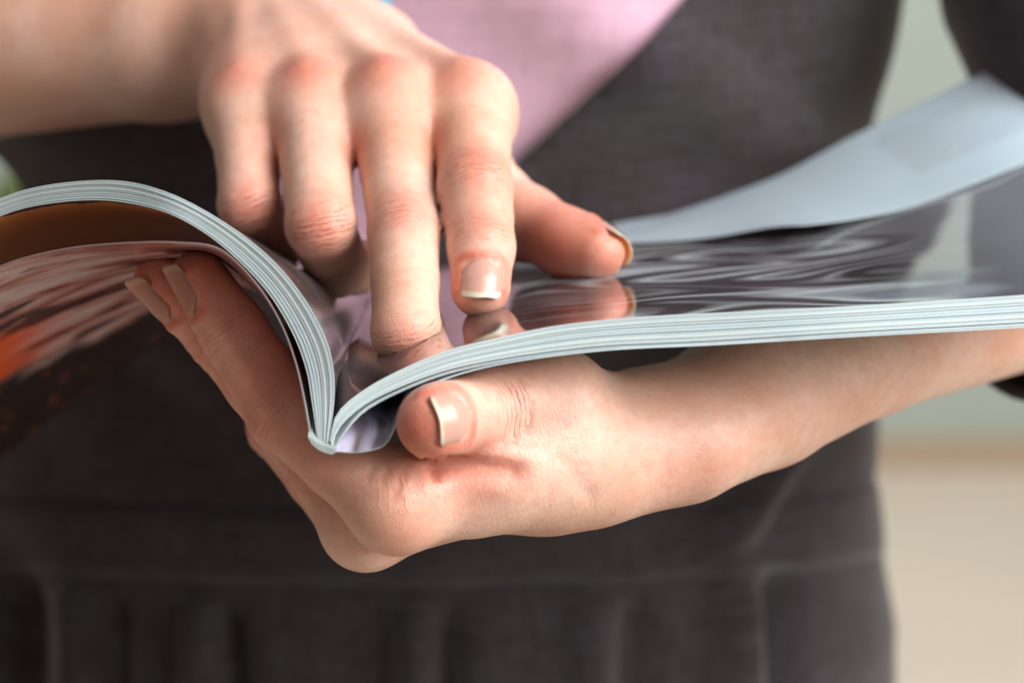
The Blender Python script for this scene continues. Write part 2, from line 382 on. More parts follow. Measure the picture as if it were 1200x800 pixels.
def right_hand(p):
    base = {k: v[0] for k, v in RH.items()}
    d = None
    down = nrm(np.array([0.1, -1, 0.55]))     # towards the palm
    offs = dict(index=1, middle=.35, ring=-.35, pinky=-1)
    side = nrm(base['index']-base['pinky']); along = nrm((base['middle']+base['ring'])/2-R_WRIST)
    for k in ('index', 'middle', 'ring', 'pinky'):
        a = R_WRIST + side*offs[k]*12 + down*2
        c = capsule(p, a, base[k], 13.5, RR[k][0]+0.2)
        d = c if d is None else smin(d, c, 16)
    # fill between the bones so that the back of the hand is one slab
    mc = ((base['middle']+base['ring'])/2)*0.50+R_WRIST*0.50
    d = smin(d, ellipsoid(p, mc+down*0.5, [side, along, np.cross(side, along)], [24, 36, 11.5]), 10)
    pc = mc+down*10
    d = smin(d, ellipsoid(p, pc, [side, along, np.cross(side, along)], [22, 30, 12]), 12)
    for k in base: d = smin(d, sphere(p, base[k]-down*1.0, RR[k][0]-1.0), 6)
    for k, rr in (('index', 1.6), ('middle', 1.7), ('ring', 1.6), ('pinky', 1.4)):
        a = R_WRIST + side*offs[k]*9 - down*11.6; b = base[k] - down*8.9
        d = smin(d, capsule(p, a, b, rr, rr), 8)
    # webs of skin between the fingers
    for a, b in (('index', 'middle'), ('middle', 'ring'), ('ring', 'pinky')):
        ca = RH[a][0]*0.80+RH[a][1]*0.20; cb = RH[b][0]*0.80+RH[b][1]*0.20
        d = smin(d, capsule(p, ca+down*1.2, cb+down*1.2, 7.4, 7.0), 9)
    # thumb base
    d = smin(d, capsule(p, R_WRIST+side*7+down*9, R_TH[0]+down*3, 12, 12), 12)
    d = smin(d, capsule(p, R_TH[0], R_TH[1], 13, 10.5), 12)
    d = smin(d, capsule(p, R_TH[1], base['index']+down*6, 8, 8), 14)
    # wrist and forearm
    fa = nrm(R_ELBOW-R_WRIST)
    wd = nrm(np.array([0.15, 0.75, 0.55]))
    w0 = R_WRIST; w1 = R_WRIST+fa*35; w2 = R_WRIST+fa*120
    arm = ecap(p, w0, w1, wd, (25.5, 19), (27, 20.5))
    arm = smin(arm, ecap(p, w1, w2, wd, (27, 20.5), (33, 30)), 10)
    arm = smin(arm, sphere(p, P(280, 28, 668), 7.5), 10)     # bony knob of the wrist
    d = smin(d, arm, 14)
    out = d
    for k in RH: out = np.minimum(out, smin(d, finger(p, RH[k], RR[k]), 8))
    th = finger(p, R_TH[1:], R_THR[1:], k=6, waist=1.0)
    ax = nrm(R_TH[3]-R_TH[2])
    pad = ellipsoid(p, (R_TH[2]*.42+R_TH[3]*.58)+np.array([0, -1.4, -1.0]), [ax, nrm(np.cross(ax, [0,0,1])), nrm(np.cross(ax, np.cross(ax, [0,0,1])))], [13, 8.3, 8.3])
    th = smin(th, pad, 6)
    return np.minimum(out, smin(d, th, 8))
def right_upper(p):
    fa = nrm(R_ELBOW-R_WRIST); wd = nrm(np.array([0.15, 0.75, 0.55])); w1 = R_WRIST+fa*35; w2 = R_WRIST+fa*120
    arm = smin(ecap(p, w1, w2, wd, (27, 20.5), (33, 30)), ecap(p, w2, R_ELBOW, wd, (33, 30), (36, 35)), 12)
    return smin(arm, capsule(p, R_ELBOW, R_SHO, 36, 38), 20)

# the holding hand (lower): thumb to the viewer, fingers under the magazine to the left
LH = dict(
    index=[P(466,588,521), P(336,484,531), P(275,390,535), P(233,325,535)],
    middle=[P(432,610,541), P(346,502,557), P(258,394,556), P(188,330,551)],
    ring=[P(425,612,562), P(330,500,590), P(296,420,606), P(280,372,616)],
    pinky=[P(445,608,585), P(380,520,606), P(355,460,616), P(345,430,622)])
LR = dict(index=[10.2, 8.5, 7.4, 6.2], middle=[9.7, 8.4, 7.3, 6.2], ring=[9.2, 8.0, 7, 6], pinky=[8.5, 7, 6.2, 5.6])
L_WRIST = P(792, 512, 556); L_MIDA = P(1000, 407, 600); L_ELBOW = np.array([203., 33., 716.]); L_SHO = np.array([172., 335., 835.])
L_TH = [P(734, 522, 556), P(652, 470, 533), P(572, 480, 525), P(509, 494, 507)]
L_THR = [14.5, 11.5, 9.0, 7.0]
LWD = nrm(np.array([-0.5, 0.1, 1.0]))
def left_hand(p):
    d = None
    offs = dict(index=-11, middle=-3, ring=5, pinky=12)
    for k in ('index', 'middle', 'ring', 'pinky'):
        a = L_WRIST + np.array([-10, 1.0, offs[k]*0.9])
        c = capsule(p, a, LH[k][0], 12.0, LR[k][0])
        d = c if d is None else smin(d, c, 8)
    d = smin(d, sphere(p, LH['index'][0]+np.array([-0.5, -1.0, -0.5]), 9.6), 4)
    d = smin(d, sphere(p, LH['middle'][0]+np.array([-1.0, -1.4, 0]), 9.5), 4)
    # flesh between thumb and forefinger, and the ball of the thumb
    d = smin(d, capsule(p, P(690, 540, 540), P(560, 565, 530), 13, 10), 12)
    d = smin(d, capsule(p, L_TH[0], L_TH[1], 11.0, 11.2), 8)
    d = smin(d, capsule(p, P(668, 522, 531), P(592, 548, 524), 9, 8), 12)
    ax = nrm(L_TH[1]-L_TH[0])
    d = smin(d, ellipsoid(p, P(664, 505, 546), [ax, nrm(np.cross(ax, np.cross(ax, [0, 0, 1.]))), nrm(np.cross(ax, [0, 0, 1.]))], [18, 16, 13]), 9)
    d = smin(d, capsule(p, P(620, 550, 549), P(520, 560, 554), 11, 9.5), 12)   # palm under the spine
    arm = smin(ecap(p, P(640, 560, 548), L_WRIST, LWD, (17, 10.5), (20.5, 14.6)), ecap(p, L_WRIST, L_WRIST*.6+L_MIDA*.4, LWD, (20.5, 14.8), (22.5, 16.6)), 4)
    arm = smin(arm, ecap(p, L_WRIST*.6+L_MIDA*.4, L_MIDA, LWD, (22.5, 16.6), (23.5, 17.0)), 4)
    arm = smin(arm, ecap(p, L_MIDA, L_MIDA*.5+L_ELBOW*.5, LWD, (23.5, 17.0), (27, 21.5)), 6)
    d = smin(d, arm, 13)
    out = d
    for k in LH: out = np.minimum(out, smin(d, finger(p, LH[k], LR[k]), 6))
    th = finger(p, L_TH[1:], L_THR[1:], k=5)
    ax = nrm(L_TH[3]-L_TH[2])
    pad = ellipsoid(p, L_TH[3]+np.array([-0.8, -0.4, 1.2])-ax*3.5, [ax, nrm(np.cross(ax, [0, 0, 1])), nrm(np.cross(ax, np.cross(ax, [0, 0, 1])))], [10.5, 7.9, 7.6])
    th = smin(th, pad, 5)
    return np.minimum(out, smin(d, th, 4.0))
def left_upper(p):
    arm = smin(ecap(p, L_MIDA, L_MIDA*.5+L_ELBOW*.5, LWD, (23.5, 17.0), (27, 21.5)), ecap(p, L_MIDA*.5+L_ELBOW*.5, L_ELBOW, LWD, (27, 21.5), (31, 28)), 10)
    arm = smin(arm, capsule(p, L_ELBOW, L_SHO, 32, 34), 16)
    return smin(arm, capsule(p, L_SHO, R_SHO, 34, 34), 16)
def bounds(pts, r):
    a = np.array(pts); return a.min(0)-r, a.max(0)+r
_rh = boxed(right_hand, *bounds(sum(RH.values(), [])+R_TH+[R_WRIST, R_WRIST+nrm(R_ELBOW-R_WRIST)*118], 34))
_lh = boxed(left_hand, *bounds(sum(LH.values(), [])+L_TH+[L_WRIST, L_MIDA*.5+L_ELBOW*.5], 32))
_ru = boxed(right_upper, *bounds([R_WRIST+nrm(R_ELBOW-R_WRIST)*60, R_ELBOW, R_SHO], 40))
_lu = boxed(left_upper, *bounds([L_MIDA, L_ELBOW, L_SHO, R_SHO], 40))
def sdf(p):
    p = np.asarray(p, F4)
    return np.minimum(np.minimum(_rh(p), _lh(p)), np.minimum(_ru(p), _lu(p)))
# <<< SDF

def mesh_sdf(f, lo, hi, h, B=8, margin=3.0):
    """sparse surface nets"""
    lo = np.asarray(lo, float); nb = np.ceil((np.asarray(hi)-lo)/(h*B)).astype(int)
    bi = np.stack(np.meshgrid(*[np.arange(n) for n in nb], indexing='ij'), -1).reshape(-1, 3)
    cen = lo+(bi+0.5)*h*B
    # two-level cull
    d = f(cen); bi = bi[np.abs(d) < h*B*0.87+margin]
    g = np.arange(B+1); off = np.stack(np.meshgrid(g, g, g, indexing='ij'), -1).reshape(-1, 3)
    dims = nb*B+1
    vid_all, pos_all, ed_all = [], [], []
    gid = lambda c: (c[..., 0]*dims[1]+c[..., 1])*dims[2]+c[..., 2]
    for s in range(0, len(bi), 1500):
        b = bi[s:s+1500]
        c = (b[:, None, :]*B+off[None]).reshape(-1, 3)
        val = f(lo+c*h).reshape(len(b), B+1, B+1, B+1)
        ins = val < 0
        mn = np.zeros((len(b), B, B, B), int)
        for i in (0, 1):
            for j in (0, 1):
                for k in (0, 1): mn += ins[:, i:i+B, j:j+B, k:k+B]
        act = np.argwhere((mn > 0) & (mn < 8))
        acc = np.zeros((len(act), 3)); cnt = np.zeros(len(act))
        A = act
        corner = lambda i, j, k: val[A[:, 0], A[:, 1]+i, A[:, 2]+j, A[:, 3]+k]
        for ax in range(3):
            for q in range(4):
                c0 = [0, 0, 0]; o = [x for x in range(3) if x != ax]; c0[o[0]] = q & 1; c0[o[1]] = q >> 1
                c1 = list(c0); c1[ax] = 1
                v0, v1 = corner(*c0), corner(*c1); m = (v0 < 0) != (v1 < 0)
                t = np.where(m, v0/np.where(m, v0-v1, 1), 0)
                pt = np.tile(np.array(c0, float), (len(A), 1)); pt[:, ax] += t
                acc[m] += pt[m]; cnt[m] += 1
        cell = b[A[:, 0]]*B+A[:, 1:]
        vid_all.append(gid(cell)); pos_all.append(lo+(cell+acc/cnt[:, None])*h)
        for ax in range(3):
            sl0 = [slice(None)]+[slice(0, B)]*3; sl1 = list(sl0); sl1[ax+1] = slice(1, B+1)
            e0, e1 = ins[tuple(sl0)], ins[tuple(sl1)]
            w_ = np.argwhere(e0 != e1)
            ed_all.append((np.full(len(w_), ax), b[w_[:, 0]]*B+w_[:, 1:], e0[tuple(w_.T)]))
    vid = np.concatenate(vid_all); pos = np.concatenate(pos_all)
    od = np.argsort(vid); vid = vid[od]; pos = pos[od]
    ax = np.concatenate([e[0] for e in ed_all]); ce = np.concatenate([e[1] for e in ed_all]); fl_ = np.concatenate([e[2] for e in ed_all])
    faces = []
    for a in range(3):
        m = ax == a; c = ce[m]; o = [(a+1) % 3, (a+2) % 3]
        q = []
        for du, dv in ((0, 0), (-1, 0), (-1, -1), (0, -1)):
            cc = c.copy(); cc[:, o[0]] += du; cc[:, o[1]] += dv
            g_ = gid(cc); ix = np.searchsorted(vid, g_); ix = np.clip(ix, 0, len(vid)-1)
            ok = vid[ix] == g_; q.append(np.where(ok, ix, -1))
        q = np.stack(q, 1); good = (q >= 0).all(1); q = q[good]; f_ = fl_[m][good]
        q[~f_] = q[~f_][:, ::-1]
        faces.append(q)
    return pos, np.concatenate(faces)

def grad(f, p, e=0.25):
    ks = np.array([[1,-1,-1],[-1,-1,1],[-1,1,-1],[1,1,1]], float)
    g = sum(k*f(p+k*e)[:, None] for k in ks)/(4*e)
    return g

V, FQ = mesh_sdf(sdf, (-330, -100, 480), (250, 390, 890), 1.15)
for _ in range(1):
    g = grad(sdf, V); gn = (g*g).sum(1)
    V = V - (sdf(V)/np.maximum(gn, 0.05))[:, None]*g
NRM = grad(sdf, V); NRM /= np.linalg.norm(NRM, axis=1)[:, None]

# ---- where the skin creases and flushes, with shade painted into the holding fingers
flush_shade = np.zeros(len(V)); cw = np.zeros(len(V)); cs = np.zeros(len(V)); disp = np.zeros(len(V))
def flush_shade_at(c, r, a):
    global flush_shade
    flush_shade = np.maximum(flush_shade, a*np.exp(-(((V-c)**2).sum(1))/(r*r)))
def crease(c, axis, dors, amp, length=5.5, rad=13.0, freq=1.0, both=False):
    """wrinkles across a joint: c centre, axis along the finger, dors towards the back of the joint"""
    global cw, cs
    q = V-c; s = q@nrm(axis); perp = q-s[:, None]*nrm(axis); pl = np.linalg.norm(perp, axis=1)
    cosd = (perp@nrm(dors))/np.maximum(pl, 1e-6)
    wgt = amp*np.exp(-(s/length)**2)*np.clip((cosd+ (1.0 if both else -0.05))/0.6, 0, 1)*(pl < rad)
    m = wgt > cw
    cw[m] = wgt[m]; cs[m] = s[m]*freq
    return s, cosd, pl
def dorsal_bump(c, axis, dors, h=0.35, length=4.0, rad=13):
    global disp
    q = V-c; s = q@nrm(axis); perp = q-s[:, None]*nrm(axis); pl = np.linalg.norm(perp, axis=1)
    cosd = (perp@nrm(dors))/np.maximum(pl, 1e-6)
    e = np.exp(-(s/length)**2)*np.clip(cosd, 0, 1)**1.5*(pl < rad)
    disp += h*e*(0.55+0.45*np.cos(s*2*math.pi/3.1))
VIEW = np.array([0, 0, -1.0])
for k, J in RH.items():
    for i in (1, 2):
        ax = nrm(nrm(J[i]-J[i-1])+nrm(J[i+1]-J[i])); do = nrm(VIEW+np.array([0, .55 if i == 1 else .3, 0])); do = nrm(do-(do@ax)*ax)
        crease(J[i], ax, do, 1.0 if i == 1 else 0.75, 5.2 if i == 1 else 3.2, 12)
        dorsal_bump(J[i], ax, do, 0.5 if i == 1 else 0.22, 4.6 if i == 1 else 2.6, 12)
        flush_shade_at(J[i]+do*7.5, 8.5 if i == 1 else 7, 0.72 if i == 1 else 0.55)
    flush_shade_at(J[0]+np.array([-2, 7.0, -6]), 8.5, 0.8)
    flush_shade_at(J[3], 9.5, 0.8)
    mid = (J[0]+J[1])/2
for a, b in (('index', 'middle'), ('middle', 'ring'), ('ring', 'pinky')):
    flush_shade_at((RH[a][0]+RH[b][0])/2*0.55+(RH[a][1]+RH[b][1])/2*0.45, 10, 0.75)
flush_shade_at(R_TH[2]*.5+R_TH[3]*.5+np.array([0, -3, -6]), 20, 0.95); flush_shade_at(R_TH[3], 13, 0.8)
flush_shade_at(P(276, 22, 665), 9, 0.5)
for k, J in LH.items():
    for i in (1, 2):
        ax = nrm(nrm(J[i]-J[i-1])+nrm(J[i+1]-J[i])); do = nrm(VIEW*0.7+np.array([-0.6, -0.35, 0])); do = nrm(do-(do@ax)*ax)
        crease(J[i], ax, do, 0.4, 6.5 if i == 1 else 4, 12); flush_shade_at(J[i], 13, 0.85)
        dorsal_bump(J[i], ax, do, 0.35, 4.6, 12)
    flush_shade_at(J[3], 15, 0.9); flush_shade_at((J[1]+J[2])/2, 16, 0.85); flush_shade_at((J[0]+J[1])/2, 16, 0.75)  # red along the whole finger: flush plus painted shade of the under-lit side
flush_shade_at(LH['index'][0]+np.array([0, -7, -5]), 9, 0.35)
ax = nrm(nrm(L_TH[3]-L_TH[2])+nrm(L_TH[2]-L_TH[1]))
crease(L_TH[2], ax, VIEW, 0.8, 5.5, 11.5); dorsal_bump(L_TH[2], ax, VIEW, 0.4, 5.0, 11.5)
flush_shade_at(L_TH[3]+np.array([-4, -2, -4]), 11, 1.0); flush_shade_at(L_TH[2], 16, 0.5); flush_shade_at(P(540, 540, 512), 12, 0.75)
flush_shade_at(P(680, 470, 508), 14, 0.45); flush_shade_at(P(830, 560, 535), 16, 0.35)
# fine folds of the web of skin between thumb and forefinger
crease(P(470, 566, 514), nrm(np.array([1, 0.18, 0])), VIEW, 0.22, 8.5, 8, 0.75)
# broken stretch lines over the rest of the hand
lowc = np.exp(-((V-P(600, 560, 520))**2).sum(1)/55**2)*0.07
m_ = lowc > cw; cw[m_] = lowc[m_]; cs[m_] = ((V@nrm(np.array([0.9, 0.35, 0.2])))*1.1)[m_]

# folds where the thumb presses against the root of the forefinger
_px = 600+V[:, 0]/V[:, 2]*F; _py = 400-V[:, 1]/V[:, 2]*F
_front = (NRM[:, 2] < 0.1) & (V[:, 2] < 545)
_front = _front*np.clip((_py-532)/6, 0, 1)
def groove(pts, depth, width, red=0.0):
    global disp, flush_shade
    best = np.full(len(V), 1e9)
    for (x0, y0), (x1, y1) in zip(pts[:-1], pts[1:]):
        dx, dy = x1-x0, y1-y0; t = np.clip(((_px-x0)*dx+(_py-y0)*dy)/(dx*dx+dy*dy), 0, 1)
        best = np.minimum(best, np.hypot(_px-x0-t*dx, _py-y0-t*dy))
    g_ = np.exp(-(best/width)**2)*_front
    disp -= depth*g_; disp += 0.12*depth*np.exp(-((best-2.2*width)/width)**2)*_front
    if red: flush_shade = np.maximum(flush_shade, red*np.exp(-(best/(width*2.2))**2)*_front)
groove([(503, 536), (508, 548), (512, 560)], 1.0, 5, 0.9)
groove([(516, 543), (560, 542), (600, 550)], 1.9, 13, 0.75)
groove([(478, 546), (470, 562), (464, 582)], 0.45, 5, 0.5)
groove([(458, 545), (449, 562)], 0.4, 5, 0.4); groove([(488, 556), (484, 574)], 0.35, 5, 0.4); groove([(438, 548), (430, 560)], 0.3, 5)
groove([(640, 520), (668, 548), (690, 580)], 0.35, 9)

# ---- nails
def frame_from(dip, tip, dors):
    t = nrm(tip-dip); d_ = np.asarray(dors, float); d_ = nrm(d_-(d_@t)*t); return t, d_, np.cross(t, d_)
nails = []
def add_nail(dip, tip, dors, r_tip, length, width, over=1.2, back=0.0):
    """nail on the back of the last joint; over = free edge past the flesh"""
    t, d_, s_ = frame_from(dip, tip, dors)
    end = tip + t*(r_tip*0.80+back)
    nails.append((end-t*length, t, d_, s_, length, width, over))
add_nail(RH['index'][2], RH['index'][3], VIEW+np.array([0.05, .45, 0]), 6.9, 9.6, 9.4)
add_nail(RH['middle'][2], RH['middle'][3], np.array([0., -1, -.4]), 7, 9.5, 9.0, -0.5, -1.5)
add_nail(RH['ring'][2], RH['ring'][3], np.array([0., -1, -.2]), 6.8, 9, 9)
add_nail(RH['pinky'][2], RH['pinky'][3], np.array([0., -1, -.2]), 6, 8, 7.5)
add_nail(R_TH[2], R_TH[3], np.array([0.15, 0.62, 0.80]), 6.2, 11.5, 10.8, 0.7, 0.6)
add_nail(L_TH[2], L_TH[3], np.array([0.30, 0.10, -1.0]), 7.0, 9.5, 11.0, -0.2, 1.0)
add_nail(LH['index'][2], LH['index'][3], np.array([-0.92, -0.1, -0.50]), 6.2, 12.5, 8.4, 0.9)
add_nail(LH['middle'][2], LH['middle'][3], np.array([-0.85, -0.1, -0.60]), 6.2, 13.0, 8.4, 1.2)
add_nail(LH['ring'][2], LH['ring'][3], np.array([-0.7, 0, -0.7]), 6, 10, 8.2)
add_nail(LH['pinky'][2], LH['pinky'][3], np.array([-0.7, 0, -0.7]), 5.6, 8.5, 7)
nail_mesh = []
for (b0, t, d_, s_, Ln, Wd, over) in nails:
    nu, nv = 13, 17
    U, Vv = np.meshgrid(np.linspace(-1, 1, nu), np.linspace(0, 1, nv))
    hw = Wd/2*np.where(Vv < 0.30, np.sqrt(np.clip(1-((0.30-Vv)/0.30)**2, 0, 1))*0.55+0.45, 1.0)
    hw = hw*np.where(Vv > 0.80, 1-0.20*((Vv-0.80)/0.20)**2, 1)
    Ltot = Ln+over
    yy = Vv*Ltot - (U**2)*0.9*(Vv > 0.5)*((Vv-0.5)*2) + (U**2)*2.6*np.clip(0.4-Vv, 0, 1)/0.4
    pts = b0 + t*yy[..., None] + s_*(U*hw)[..., None]
    fl_pts = pts.reshape(-1, 3)
    hgt = np.full(len(fl_pts), 16.0)
    for _ in range(40):
        hgt -= 0.8*sdf(fl_pts+d_*hgt[:, None])
    hgt = np.clip(hgt, -12, 16).reshape(nv, nu)
    # keep the plate from rolling over the fingertip: continue straight past the flesh
    v0 = int(nv*0.62)
    slope = np.clip((hgt[v0]-hgt[v0-4])/4, -0.22, 0.1)
    for i in range(v0+1, nv): hgt[i] = np.maximum(hgt[i], hgt[v0]+slope*(i-v0)*1.25) if True else hgt[i]
    # limit the side roll
    for i in range(nv):
        c = hgt[i, nu//2]; R_ = Wd*0.66
        arc = np.sqrt(np.clip(R_**2-(U[i]*hw[i])**2, 0.05, None))-R_
        hgt[i] = np.maximum(hgt[i], c+arc*1.0)
    # shared plate, a little proud; root tucked in
    hgt = hgt+0.30-0.75*np.clip(0.14-Vv, 0, 1)/0.14-0.35*np.clip(np.abs(U)-0.8, 0, 1)/0.2*(Vv < 0.8)
    pts = b0 + t*(yy+0.10*np.sin(U*5+Wd)*(Vv > 0.95))[..., None] + s_*(U*hw)[..., None]
    pl = pts+d_*hgt[..., None]
    nail_mesh.append((pl, U, Vv))
    # cuticle fold and bed on the skin
    q = V-b0; x = q@s_; y = q@t; z = q@d_
    near = (np.abs(x) < Wd) & (y > -5) & (y < Ln+4) & (z > -3) & (z < 16) & ((NRM@d_) > 0.05)
    ex = np.maximum(np.abs(x)-Wd/2, 0); ey = np.maximum(np.maximum(-y, 0), 0); e = np.sqrt(ex**2+ey**2)
    inside = near & (np.abs(x) < Wd/2-0.4) & (y > 0.6) & (y < Ln-1.2)
    disp[inside] -= 0.45
    ring_ = near & ~inside & (y < Ln*0.8)
    disp[ring_] += 0.42*np.exp(-((e[ring_]-1.0)/1.1)**2)
    flush_shade[ring_] = np.maximum(flush_shade[ring_], 0.95*np.exp(-(e[ring_]/2.2)**2))
V = V+NRM*disp[:, None]

# ------------------------------------------------------------------ the person
feet = Vector(W(np.array([-15., 0, 835.])))
person = empty('person', (feet.x, feet.y, 0.0))
tag(person, 'person in charcoal dress and pink shirt holding and leafing through an open magazine', 'person')
def part(name, verts_mm, faces, mats, parent, **kw):
    o = link(name, W(np.asarray(verts_mm)), faces, mats, None, **kw)
    o.parent = parent
    if parent is person: o.matrix_parent_inverse = Matrix.Translation(-person.location)
    return o
me = bpy.data.meshes.new('body'); VW = W(V)
me.vertices.add(len(VW)); me.vertices.foreach_set('co', VW.ravel())
me.loops.add(len(FQ)*4); me.loops.foreach_set('vertex_index', FQ.ravel().astype(np.int32))
me.polygons.add(len(FQ)); me.polygons.foreach_set('loop_start', np.arange(0, len(FQ)*4, 4, dtype=np.int32))
me.update(calc_edges=True); me.validate()
me.polygons.foreach_set('use_smooth', np.ones(len(me.polygons), bool))
for nme, arr in (('flush_shade', flush_shade), ('crease_weight', cw), ('crease_coord', cs)):
    a_ = me.attributes.new(nme, 'FLOAT', 'POINT'); a_.data.foreach_set('value', arr.astype(np.float32))
me.materials.append(M['skin'])
body = bpy.data.objects.new('body', me); COL.objects.link(body); body.parent = person
body.matrix_parent_inverse = Matrix.Translation(-person.location)
body['label'] = 'bare forearms and hands, one pointing at the page, one holding from below'

nail_labels = {0: 'short clear nail of the pointing forefinger', 4: 'pale nail edge of the pointing hand thumb', 5: 'thumb nail with cream free edge under the right pages',
               6: 'long nail of the holding hand forefinger', 7: 'long nail of the holding hand middle finger'}
for i, (pl, U, Vv) in enumerate(nail_mesh):
    nv, nu = U.shape
    t, d_, s_ = nails[i][1:4]
    top = pl.reshape(-1, 3); th = 0.16
    bot = top-d_*th
    vv = np.vstack([top, bot]); n0 = nv*nu
    fc = []
    for a in range(nv-1):
        for b in range(nu-1):
            q = (a*nu+b, a*nu+b+1, (a+1)*nu+b+1, (a+1)*nu+b); fc.append(q); fc.append(tuple(x+n0 for x in q[::-1]))
    rim = [b for b in range(nu)]+[a*nu+nu-1 for a in range(1, nv)]+[(nv-1)*nu+b for b in range(nu-2, -1, -1)]+[a*nu for a in range(nv-2, 0, -1)]
    for a, b in zip(rim, rim[1:]+rim[:1]): fc.append((b, a, a+n0, b+n0))
    uvs = np.stack([(U.ravel()+1)/2, Vv.ravel()], 1); uvs = np.vstack([uvs, uvs])
    o = part('fingernail', vv, fc, [M['nail_shaded' if i in (6, 7) else 'nail_thumb' if i == 5 else 'nail']], body, uvs=uvs)
    if i in nail_labels: o['label'] = nail_labels[i]

# ------------------------------------------------------------------ clothing
C0 = np.array([-37., 0., 838.]); UP = np.array([0, CP, -SP]); FR = np.array([0, -SP, -CP]); RT = np.array([1., 0, 0])
def torso_pt(th, h, grow=0.0, fold=True):
    """th angle from the front (positive to the right), h height in mm above the level of the lens axis"""
    a = 160+grow; b = 104+grow
    a = a*np.where(np.sin(th) < 0, 1-0.22*np.exp(-((h-54)/24)**2), 1.0)
    k = 1+0.10*np.clip((h-60)/200, 0, 1)+np.where(h < -50, 0.05*np.clip((-50-h)/50, 0, 1)+0.22*np.clip((-110-h)/500, 0, 1), 0)
    k = k-0.035*np.exp(-((h-70)/35)**2)
    a = a*k; b = b*k
    x = a*np.sin(th); q = b*np.cos(th)
    if fold:
        nx, nq = np.sin(th), np.cos(th)
        f = np.zeros_like(x)
        def ridge(x0, h0, x1, h1, wd, amp, taper=40):
            nonlocal f
            dx, dh = x1-x0, h1-h0; L_ = math.hypot(dx, dh)
            s = ((x-x0)*dx+(h-h0)*dh)/L_; e = (-(x-x0)*dh+(h-h0)*dx)/L_
            f = f + amp*np.exp(-(e/wd)**2)*np.clip(np.minimum(s+taper, L_+taper-s)/taper, 0, 1)*(q > -20)
        ridge(25, 18, 100, 58, 13, 13, 60); ridge(55, 122, 112, 78, 14, 12, 50); ridge(10, 75, 70, 100, 14, 6)
        ridge(70, 22, 125, 12, 10, 8); ridge(-120, 60, -60, 20, 12, 5); ridge(40, -30, 120, -12, 11, 6, 40)
        ridge(106, -42, 122, -14, 7, 9, 12)
        # gathers under the band
        g_ = np.clip((-56-h)/12, 0, 1)
        for xg, am, wd in ((-98, 5, 6), (-58, 6, 5), (8, 6, 5), (62, 4, 7), (108, 7, 8), (-130, 5, 7)):
            f = f + 1.7*g_*am*(np.exp(-((x-xg)/wd)**2)-0.9*np.exp(-((x-xg-wd*1.6)/wd)**2))
        f = f + 1.2*np.sin(x*0.11+h*0.05)*np.sin(h*0.045+1.0)
        x = x+nx*f; q = q+nq*f
    return C0 + RT*x[..., None]+UP*h[..., None]+FR*q[..., None]
def loft(hs, nth, grow, fold=True):
    th = np.linspace(-math.pi, math.pi, nth, endpoint=False)
    T, H = np.meshgrid(th, hs)
    pts = torso_pt(T, H, grow, fold)
    n = nth; fc = []
    for i in range(len(hs)-1):
        for j in range(n): fc.append((i*n+j, i*n+(j+1) % n, (i+1)*n+(j+1) % n, (i+1)*n+j))
    return pts.reshape(-1, 3), fc
# shirt
v, f_ = loft(np.arange(-60, 330, 10.0), 96, -2.5, True)
shirt = part('shirt', v, f_, [M['shirt']], person); shirt['label'] = 'pale pink shirt showing in the V neckline'
# dress, cut open in a V
hs = np.r_[np.arange(-800, -200, 20.0), np.arange(-200, 331, 5.0)]
v, f_ = loft(hs, 220, 2.5)
dress = part('dress', v, f_, [M['dress']], person)
bm = bmesh.new(); bm.from_mesh(dress.data)
def wv(p): return Vector(W(np.asarray(p, float)))
cv = Vector(W(np.zeros(3)))        # the eye level point: planes of the V are vertical sheets cut into the cloth
def cut(pa, pb):
    a = wv(P(*pa)); b = wv(P(*pb)); back = Vector((0, 1, 0))
    n = (b-a).cross(back).normalized()
    bmesh.ops.bisect_plane(bm, geom=bm.verts[:]+bm.edges[:]+bm.faces[:], dist=1e-7, plane_co=a, plane_no=n)
    return a, n
c1 = cut((800, 0, 722), (402, 378, 738)); c2 = cut((402, 378, 738), (215, 40, 722))
ins = wv(P(480, 150, 728))
kill = []
for fc in bm.faces:
    c = fc.calc_center_median()
    if c.y > (C0[2]*CP)/1000+0.02: continue
    ok = True
    for a, n in (c1, c2):
        if ((c-a).dot(n) > 0) != ((ins-a).dot(n) > 0): ok = False
    if ok: kill.append(fc)
bmesh.ops.delete(bm, geom=kill, context='FACES')
bm.to_mesh(dress.data); bm.free()
sol = dress.modifiers.new('thick', 'SOLIDIFY'); sol.thickness = 0.0016; sol.offset = 1
dress['label'] = 'charcoal wool dress with deep V neckline and gathered skirt'
# waistband
v, f_ = loft(np.array([-72.0, -71.5, -66, -60, -52, -47.5, -47.0]), 220, 0)
gr = np.repeat([3.0, 4.8, 5.4, 5.6, 5.4, 4.8, 3.0], 220)
T = np.tile(np.linspace(-math.pi, math.pi, 220, endpoint=False), 7); H = np.repeat([-72.0, -71.5, -66, -60, -52, -47.5, -47.0], 220)+18-21*(1-np.cos(T))*(np.abs(T) < 1.7)-21*1.13*(np.abs(T) >= 1.7)
v = np.array(torso_pt(T, H, gr))
part('waistband', v, f_, [M['dress']], dress)
